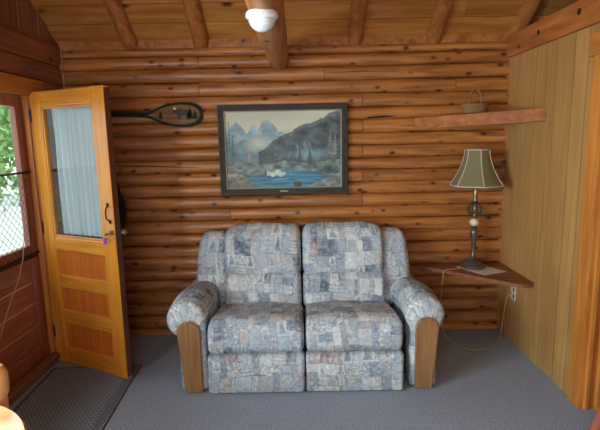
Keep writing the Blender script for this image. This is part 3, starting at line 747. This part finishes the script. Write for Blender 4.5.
# arms
for sg in (-1, 1):
    xc = sg * .765 + (.035 if sg > 0 else 0)
    xo = .0
    def da(w, xc=xc, sg=sg):
        t = np.clip((-.62 - w[:, 1]) / .38, 0, 1)
        w[:, 2] -= .04 * t ** 2.2
        w[:, 2] -= .012 + .055 * np.clip((w[:, 1] + .75) / .35, 0, 1)
        e = (w[:, 0] - xc) / .12
        return wrinkle(w, .003, sg * 2)
    arm = rbox('arm', (xc, -.615, .532), (.128, .385, .118), (.12, .06, .115), SF, da, uv=lambda p, xc=xc: (np.arctan2(p[:, 2] - .5, p[:, 0] - xc) * .13 + .6, p[:, 1] + 1.6))
    # side slab below the roll
    xs = xc + sg * -.008
    rbox('arm_side', ((-.727 if sg < 0 else .788), -.60, .245), (.09, .385, .235), (.02, .03, .02), SF, None, uv=lambda p: (p[:, 1] + p[:, 0] + 1.1, p[:, 2] + .9), step=.009)
    pts = []
    wT, zt = .075, .425; xp = -.742 if sg < 0 else .803
    for k in range(17):
        a = PI * k / 16; pts.append((xp + wT * math.cos(a), zt + wT * math.sin(a)))
    pts = [(xp + wT - (.034 if sg > 0 else 0), .008)] + pts + [(xp - wT + (.034 if sg < 0 else 0), .008)]
    pb_ = MB().prism(pts, 'y', -1.012, -.965)
    es = [e for e in pb_.bm.edges if all(abs(v.co.y + 1.012) < 1e-4 for v in e.verts)]
    bmesh.ops.bevel(pb_.bm, geom=es, offset=.007, segments=3, affect='EDGES')
    po = pb_.build('arm_panel', M['oak'], arm); po['label'] = 'oak wood arm front'
    # padded rim around the wooden panel
    rim = []
    for k in range(25):
        a = PI * k / 24; rim.append((xc + (.075) * math.cos(a), -.985, zt + .0 + .078 * math.sin(a)))

# ------------------------------------------------------------------ corner table, lamp, shelf, basket
TB = empty('corner_table', (XR, 0, .58)); tag(TB, 'brown triangular corner table under the lamp', 'corner table')
tp = [(.93, -.052), (1.0, -.085), (1.2, -.245), (1.36, -.43), (1.47, -.57)]
tp = [(.93, -.052), (.955, -.075)]
for k in range(9):
    a = PI * (1.25 + .25 * k / 8 + .0) ; tp.append((1.595 + .08 * math.cos(PI * 1.25 + (PI * .75) * k / 8), -.58 + .075 * math.sin(PI * 1.25 + (PI * .75) * k / 8)))
tp = [(x_, y_) for x_, y_ in tp if x_ <= XR - .002] + [(XR - .001, -.5), (XR - .001, -.05)]
o = MB().prism(tp, 'z', .562, .588); es = [e for e in o.bm.edges if abs(e.verts[0].co.z - e.verts[1].co.z) < 1e-4]
bmesh.ops.bevel(o.bm, geom=es, offset=.005, segments=2, affect='EDGES')
wp('tabletop', M['table'], o, TB)
wp('wall_cleat', M['table'], MB().box(.98, 1.6, -.052, -.075, .53, .562).box(XR - .025, XR, -.09, -.5, .53, .562), TB)
tag(MB().prism([(1.265, -.165), (1.47, -.10), (1.60, -.33), (1.40, -.41)], 'z', .5885, .5905).build('paper_mat', M['paper']), 'white square paper mat under the table lamp', 'mat')
LP = empty('table_lamp', (1.388, -.185, .591), .12); tag(LP, 'ornate metal table lamp with bell shade on the corner table', 'lamp')
s_ = .98
MB().lathe([(.0, 0), (.095, 0), (.098, .008), (.098, .022), (.09, .03), (.078, .034), (.08, .042), (.07, .052), (.05, .06), (.03, .066), (.024, .075), (.0, .076)]).build('base', M['pewter'], LP, smooth=True)
MB().lathe([(.018, .07), (.026, .085), (.018, .10), (.013, .125), (.017, .17), (.026, .25), (.032, .285), (.030, .305), (.018, .318), (.026, .327), (.018, .335), (.012, .34), (.0, .341)]).build('column', M['pewter'], LP, smooth=True)
MB().ball((0, 0, .37), .037, (1, 1, .9), 28).build('stone_ball', M['onyx'], LP, smooth=True)
sc = MB().lathe([(.0, .40), (.018, .402), (.024, .41), (.014, .425), (.015, .445), (.026, .47), (.022, .495), (.014, .515), (.030, .53), (.016, .542), (.011, .60), (.0, .60)])
for a in range(4):
    A = a * PI / 2 + .3
    pts = [(.02, .445), (.045, .438), (.066, .45), (.080, .47), (.072, .488), (.056, .492), (.05, .48), (.058, .472)]
    sc.tube([(r * math.cos(A), r * math.sin(A), z) for r, z in pts], .0062, 8)
    pts = [(.02, .515), (.042, .52), (.054, .51), (.048, .498)]
    sc.tube([(r * math.cos(A), r * math.sin(A), z) for r, z in pts], .006, 8)
sc.build('scroll_stem', M['pewter'], LP, smooth=True)
MB().lathe([(.0, .598), (.018, .598), (.018, .63), (.012, .635), (.012, .64), (.0, .64)]).build('socket', M['brass'], LP, smooth=True)
# six panel bell shade
V = []; F = []; KS = 6; nz_ = 16; per = 10
zb, zt_ = .668, .945
def rad(t):  # t 0 bottom..1 top
    return .200 * (1 - t) ** 1.75 + .092 * (1 - (1 - t) ** 1.75) if t < 1 else .092
ring = KS * per
for j in range(nz_ + 1):
    t = j / nz_; R_ = rad(t)
    for k in range(ring):
        s = k // per; f_ = (k % per) / per; a0 = 2 * PI * s / KS + .35; a1 = a0 + 2 * PI / KS
        x_ = R_ * (math.cos(a0) * (1 - f_) + math.cos(a1) * f_); y_ = R_ * (math.sin(a0) * (1 - f_) + math.sin(a1) * f_)
        bul = 1 + .07 * math.sin(PI * f_)
        V.append((x_ * bul, y_ * bul, zb + (zt_ - zb) * t))
for j in range(nz_):
    for k in range(ring):
        a = j * ring + k; b_ = j * ring + (k + 1) % ring; F.append((a, b_, b_ + ring, a + ring))
sh = from_arrays('lamp_shade', V, F, M['shade'], LP); so = sh.modifiers.new('s', 'SOLIDIFY'); so.thickness = .003
pp = MB()
for s in range(KS):
    pts = [V[j * ring + s * per] for j in range(nz_ + 1)]; pp.tube([(x * 1.01, y * 1.01, z) for x, y, z in pts], .0032, 6)
for j in (0, nz_):
    pp.tube([(V[j * ring + k][0] * 1.005, V[j * ring + k][1] * 1.005, V[j * ring + k][2]) for k in range(ring)], .0042, 6, True)
pp.build('shade_piping', M['piping'], sh)
fg = MB()
for k in range(ring * 2):
    p = Vector(V[(k // 2) % ring]).lerp(Vector(V[(k // 2 + 1) % ring]), .5 * (k % 2)); fg.cyl((p.x, p.y, p.z), (p.x * .995, p.y * .995, p.z - .020 - .003 * (k % 3)), .0016, .0022, 5)
fg.build('shade_fringe', M['fringe'], sh)
hp = MB().tube([(0, .0, .95)] * 1 + [(0, 0, .951), (0, 0, .97)], .003, 6)
hp = MB().cyl((0, 0, .935), (0, 0, .965), .004, seg=8).ball((0, 0, .975), .010, (1, 1, 1.3), 12)
hp.tube([(.0, .012, .62), (.0, .045, .68), (0, .05, .8), (0, .02, .925), (0, 0, .937), (0, -.02, .925), (0, -.05, .8), (0, -.045, .68), (0, -.012, .62)], .002, 6)
for s in range(3): a = s * 2 * PI / 3; hp.cyl((0, 0, .94), (.086 * math.cos(a), .086 * math.sin(a), .942), .002, seg=6)
hp.build('finial_harp', M['pewter'], LP, smooth=True)
# lamp cord
cd = [(1.31, -.22, .5945), (1.24, -.24, .595), (1.17, -.26, .594), (1.136, -.268, .592), (1.126, -.272, .58), (1.122, -.268, .5), (1.115, -.26, .36), (1.12, -.255, .2), (1.15, -.262, .07), (1.19, -.29, .012), (1.24, -.39, .005), (1.31, -.45, .004), (1.42, -.44, .004), (1.52, -.37, .006), (1.59, -.28, .015), (1.61, -.275, .10), (1.618, -.28, .22), (1.63, -.29, .35), (1.645, -.295, .385), (1.66, -.297, .392)]
def smooth_pts(P_, n=6):
    P_ = [Vector(p) for p in P_]; out = []
    for i in range(len(P_) - 1):
        p0 = P_[max(0, i - 1)]; p1 = P_[i]; p2 = P_[i + 1]; p3 = P_[min(len(P_) - 1, i + 2)]
        for k in range(n):
            t = k / n; out.append(.5 * ((2 * p1) + (-p0 + p2) * t + (2 * p0 - 5 * p1 + 4 * p2 - p3) * t * t + (-p0 + 3 * p1 - 3 * p2 + p3) * t ** 3))
    return out + [P_[-1]]
cdo = MB().tube(smooth_pts(cd), .0032, 7).box(1.653, 1.672, -.308, -.286, .38, .405, .003).build('cord', M['cord'], LP, smooth=True)
cdo.matrix_parent_inverse = (Matrix.Translation(LP.location) @ Matrix.Rotation(.12, 4, 'Z')).inverted()
cdo['label'] = 'thin gold power cord hanging to the floor and outlet'
OU = empty('wall_outlet', (XR, -.31, .41)); tag(OU, 'ivory double wall outlet on the panelled wall below the table', 'outlet')
wp('cover_plate', M['outlet'], MB().box(XR - .007, XR, -.35, -.275, .352, .472, .002), OU)
wp('socket', M['dark'], MB().box(XR - .0085, XR - .006, -.335, -.315, .425, .455, .001), OU)
wp('socket', M['dark'], MB().box(XR - .0085, XR - .006, -.335, -.315, .37, .40, .001), OU)
# upper corner shelf
SH = MB().prism([(.925, -.05), (.95, -.068), (XR - .001, -.635), (XR - .001, -.03), (1.6, -.03), (1.2, -.045)], 'z', 1.729, 1.818)
bmesh.ops.bevel(SH.bm, geom=[e for e in SH.bm.edges], offset=.003, segments=1, affect='EDGES')
for v_ in SH.bm.verts: v_.co.z -= .028 * (XR - v_.co.x) / .75 - .004
tag(SH.build('corner_shelf', M['shelf']), 'thick reddish pine triangular corner shelf holding the basket', 'shelf')
BK = empty('basket', (1.36, -.17, 1.8165)); tag(BK, 'small oval wicker basket with arched handle on the upper corner shelf', 'basket')
bk = MB()
for j in range(8):
    rr_ = .068 + .002 * j
    bk.tube([((rr_ * 1.25 + .002 * (-1) ** (k + j)) * math.cos(k * 2 * PI / 36), (rr_ * .8 + .002 * (-1) ** (k + j)) * math.sin(k * 2 * PI / 36), .005 + .0085 * j) for k in range(36)], .0045, 6, True)
for k in range(18):
    a = k * 2 * PI / 18; bk.cyl((.082 * math.cos(a), .054 * math.sin(a), 0), (.10 * math.cos(a), .066 * math.sin(a), .07), .003, seg=5)
bk.cyl((0, 0, .001), (0, 0, .005), .05, seg=20)
bk.build('woven_body', M['wicker'], BK, smooth=True)
hh = MB()
for dx in (-.004, .004): hh.tube([(.052 * math.cos(a) , dx * 1.5, .05 + (.135 * math.sin(a) ** .8 if math.sin(a) > 0 else 0)) for a in [PI * k / 16 for k in range(17)]], .0036, 6)
hh.tube([(.044 + .0 * a, 0, .18) for a in ()] or [(-.01, .0, .188), (.01, 0, .188)], .006, 6)
hh.build('handle', M['wicker'], BK, smooth=True)

# ------------------------------------------------------------------ foreground: round table, chair, bench
RT = empty('round_table', (-1.21, -2.70, 0)); tag(RT, 'glossy round wooden table, only its edge visible at lower left', 'table')
MB().lathe([(0, .715), (.36, .715), (.385, .725), (.39, .738), (.38, .75), (0, .75)], seg=64).build('tabletop', M['tabletop'], RT, smooth=True)
MB().lathe([(.0, .2), (.05, .2), (.06, .25), (.035, .35), (.045, .55), (.09, .70), (.09, .715), (0, .715)]).build('pedestal', M['honey'], RT, smooth=True)
for k in range(4):
    A = k * PI / 2 + .6; MB().tube([(.04 * math.cos(A), .04 * math.sin(A), .26), (.15 * math.cos(A), .15 * math.sin(A), .17), (.28 * math.cos(A), .28 * math.sin(A), .03)], [.03, .026, .022], 10).ball((.28 * math.cos(A), .28 * math.sin(A), .026), .026, (1, 1, .95)).build('leg', M['honey'], RT, smooth=True)
CH = empty('dining_chair', (-1.275, -2.16, 0), math.radians(-35)); tag(CH, 'honey wood chair with rounded back post, behind the round table', 'chair')
def post(x, nm='back_post'):
    return MB().lathe([(0, 0), (.018, 0), (.02, .2), (.024, .43), (.02, .46), (.024, .6), (.026, .74), (.034, .755), (.036, .80), (.034, .835), (.022, .858), (0, .864)], c=(x, 0, 0), seg=20).build(nm, M['honey'], CH, smooth=True)
post(-.2); post(.2)
MB().box(-.22, .22, -.40, .02, .42, .45, .012).build('seat', M['honey'], CH)
for x in (-.19, .19): MB().tube([(x, -.36, .42), (x * 1.05, -.375, .2), (x * 1.1, -.39, .0)], [.018, .02, .014], 12).build('leg', M['honey'], CH, smooth=True)
for z in (.56, .70): MB().box(-.19, .19, -.008, .008, z, z + .07, .004).build('back_slat', M['honey'], CH)
BN = empty('stool', (1.62, -1.72, 0)); tag(BN, 'reddish wooden stool with splayed legs at the lower right edge', 'stool')
MB().box(-.03, .30, -.16, .16, .43, .46, .01).build('seat', M['redwood'], BN)
for (lx, ly, dx) in ((0.0, .12, -.10), (0.0, -.12, -.10), (.26, .12, .06), (.26, -.12, .06)):
    MB().tube([(lx + .02, ly * .9, .44), (lx + dx, ly * 1.15, .0)], [.03, .026], 10).build('leg', M['redwood'], BN, smooth=True)

# ------------------------------------------------------------------ windows behind the camera
def winframe(name, axis, a0, a1, z0, z1, base, lab):
    o = empty(name, (0, 0, 0)); struct(o, lab)
    mb = MB(); w = .06; mid = (a0 + a1) / 2
    for (p, q, r, s) in ((a0, a1, z0, z0 + w), (a0, a1, z1 - w, z1), (a0, a0 + w if a1 > a0 else a0 - w, z0, z1), (a1 - w if a1 > a0 else a1 + w, a1, z0, z1), (mid - .025, mid + .025, z0, z1)):
        if axis == 'X': mb.box(p, q, base - .04, base + .02, r, s, .003)
        else: mb.box(base - .06, base + .03, p, q, r, s, .003)
    mb.build('frame', M['casing'], o)
    g = MB()
    if axis == 'X': g.box(a0, a1, base - .015, base - .011, z0, z1)
    else: g.box(base - .03, base - .026, a0, a1, z0, z1)
    g.build('pane', M['glass'], o)
winframe('window_1', 'X', FX0, FX1, FZ0, FZ1, YF, 'front window behind the viewer')
winframe('window_2', 'Y', WY0, WY1, WZ0, WZ1, XL, 'side window near the round table')

# ------------------------------------------------------------------ outdoors
struct(MB().box(-40, XL - T - .02, -30, 40, -.4, -.25).build('ground', M['gravel']), 'pale sunlit ground outside')
def shrub(x, y, h, r, seed, lab, name='tree', mat='leaf', trunk=True):
    rnd = random.Random(seed); o = empty(name, (x, y, -.25)); tag(o, lab, name, 'greenery outside the screen door')
    V = []; F = []
    for k in range(2600):
        a = rnd.uniform(0, 2 * PI); cz_ = rnd.uniform(-1, 1); rr = rnd.uniform(.55, 1) * (1 + .25 * math.sin(a * 3 + seed) * math.cos(cz_ * 4))
        s = math.sqrt(1 - cz_ * cz_); p = Vector((r * rr * s * math.cos(a), r * rr * s * math.sin(a), h * .6 + h * .42 * rr * cz_))
        d1 = Vector((rnd.gauss(0, 1), rnd.gauss(0, 1), rnd.gauss(0, 1))).normalized() * r * .075; d2 = d1.cross(Vector((rnd.gauss(0, 1), rnd.gauss(0, 1), rnd.gauss(0, 1)))).normalized() * r * .05
        i = len(V); V += [p - d1, p + d2, p + d1, p - d2]; F.append((i, i + 1, i + 2, i + 3))
    from_arrays('crown', V, F, M[mat], o, smooth=False)
    if trunk: MB().tube([(0, 0, 0), (.05, .02, h * .3), (0, .05, h * .75)], [r * .09, r * .07, r * .03], 10).build('trunk', M['bark'], o, smooth=True)
for i, (x, y, h, r, m_, lab) in enumerate((
    (-6.2, 5.0, 3.6, 1.0, 'leaf2', 'pale leafy tree nearest outside the screen door'), (-9.0, 8.0, 5.0, 1.7, 'leaf', 'leafy tree outside the screen door, second nearest'),
    (-15.0, 11.5, 7.0, 2.6, 'leaf', 'large leafy tree farther back outside the screen door'), (-16.0, 20.5, 9.0, 3.4, 'leaf2', 'tall pale tree farthest outside the screen door'),
    (-8.0, 14.5, 5.0, 1.8, 'leaf', 'round leafy tree outside beside the house corner'))):
    shrub(x, y, h, r, i + 3, lab, mat=m_)

# ------------------------------------------------------------------ light
w = bpy.data.worlds.new('world'); S.world = w; w.use_nodes = True
bgn = w.node_tree.nodes['Background']; bgn.inputs[0].default_value = (.80, .90, 1.0, 1); bgn.inputs[1].default_value = 2.6
def area(name, loc, rot, sx, sy, e, c):
    l = bpy.data.lights.new(name, 'AREA'); l.shape = 'RECTANGLE'; l.size = sx; l.size_y = sy; l.energy = e; l.color = c
    o = bpy.data.objects.new(name, l); COL.objects.link(o); o.location = loc; o.rotation_euler = rot; return o
area('daylight_front', ((FX0 + FX1) / 2, YF - .25, (FZ0 + FZ1) / 2 + .05), (math.radians(90), 0, 0), 2.0, 1.2, 55, (.92, .96, 1))
area('daylight_side', (XL - .3, (WY0 + WY1) / 2, (WZ0 + WZ1) / 2 + .05), (0, math.radians(-90), 0), 1.1, 2.0, 200, (.90, .95, 1))
#area('daylight_door', (XL - .45, -1.0, 1.45), (0, math.radians(-90), 0), 1.0, .75, 10, (.86, .93, 1))
sun = bpy.data.lights.new('sun', 'SUN'); sun.energy = 3.0; sun.angle = .02; sun.color = (1, .96, .9)
so_ = bpy.data.objects.new('sun', sun); COL.objects.link(so_); so_.rotation_euler = (math.radians(-35), math.radians(30), 0)

# ------------------------------------------------------------------ camera
yaw, pitch, roll, fpx = .0019, .1614, -.0203, 463.36
cy_, sy_ = math.cos(yaw), math.sin(yaw)
fwd = Vector((-sy_ * math.cos(pitch), cy_ * math.cos(pitch), -math.sin(pitch))); rt = Vector((cy_, sy_, 0)); up = rt.cross(fwd)
c_, s2_ = math.cos(roll), math.sin(roll)
r2 = c_ * rt + s2_ * up; u2 = -s2_ * rt + c_ * up
cam = bpy.data.cameras.new('camera'); cam.sensor_width = 36; cam.lens = 36 * fpx / 600; cam.clip_start = .05; cam.clip_end = 200
co = bpy.data.objects.new('camera', cam); COL.objects.link(co)
mt = Matrix((r2, u2, -fwd)).transposed().to_4x4(); mt.translation = (0, -3.837, 1.642); co.matrix_world = mt
S.camera = co
S.view_settings.view_transform = 'Standard'; S.view_settings.look = 'None'; S.view_settings.gamma = 1; S.view_settings.exposure = .14
S.view_settings.use_curve_mapping = False
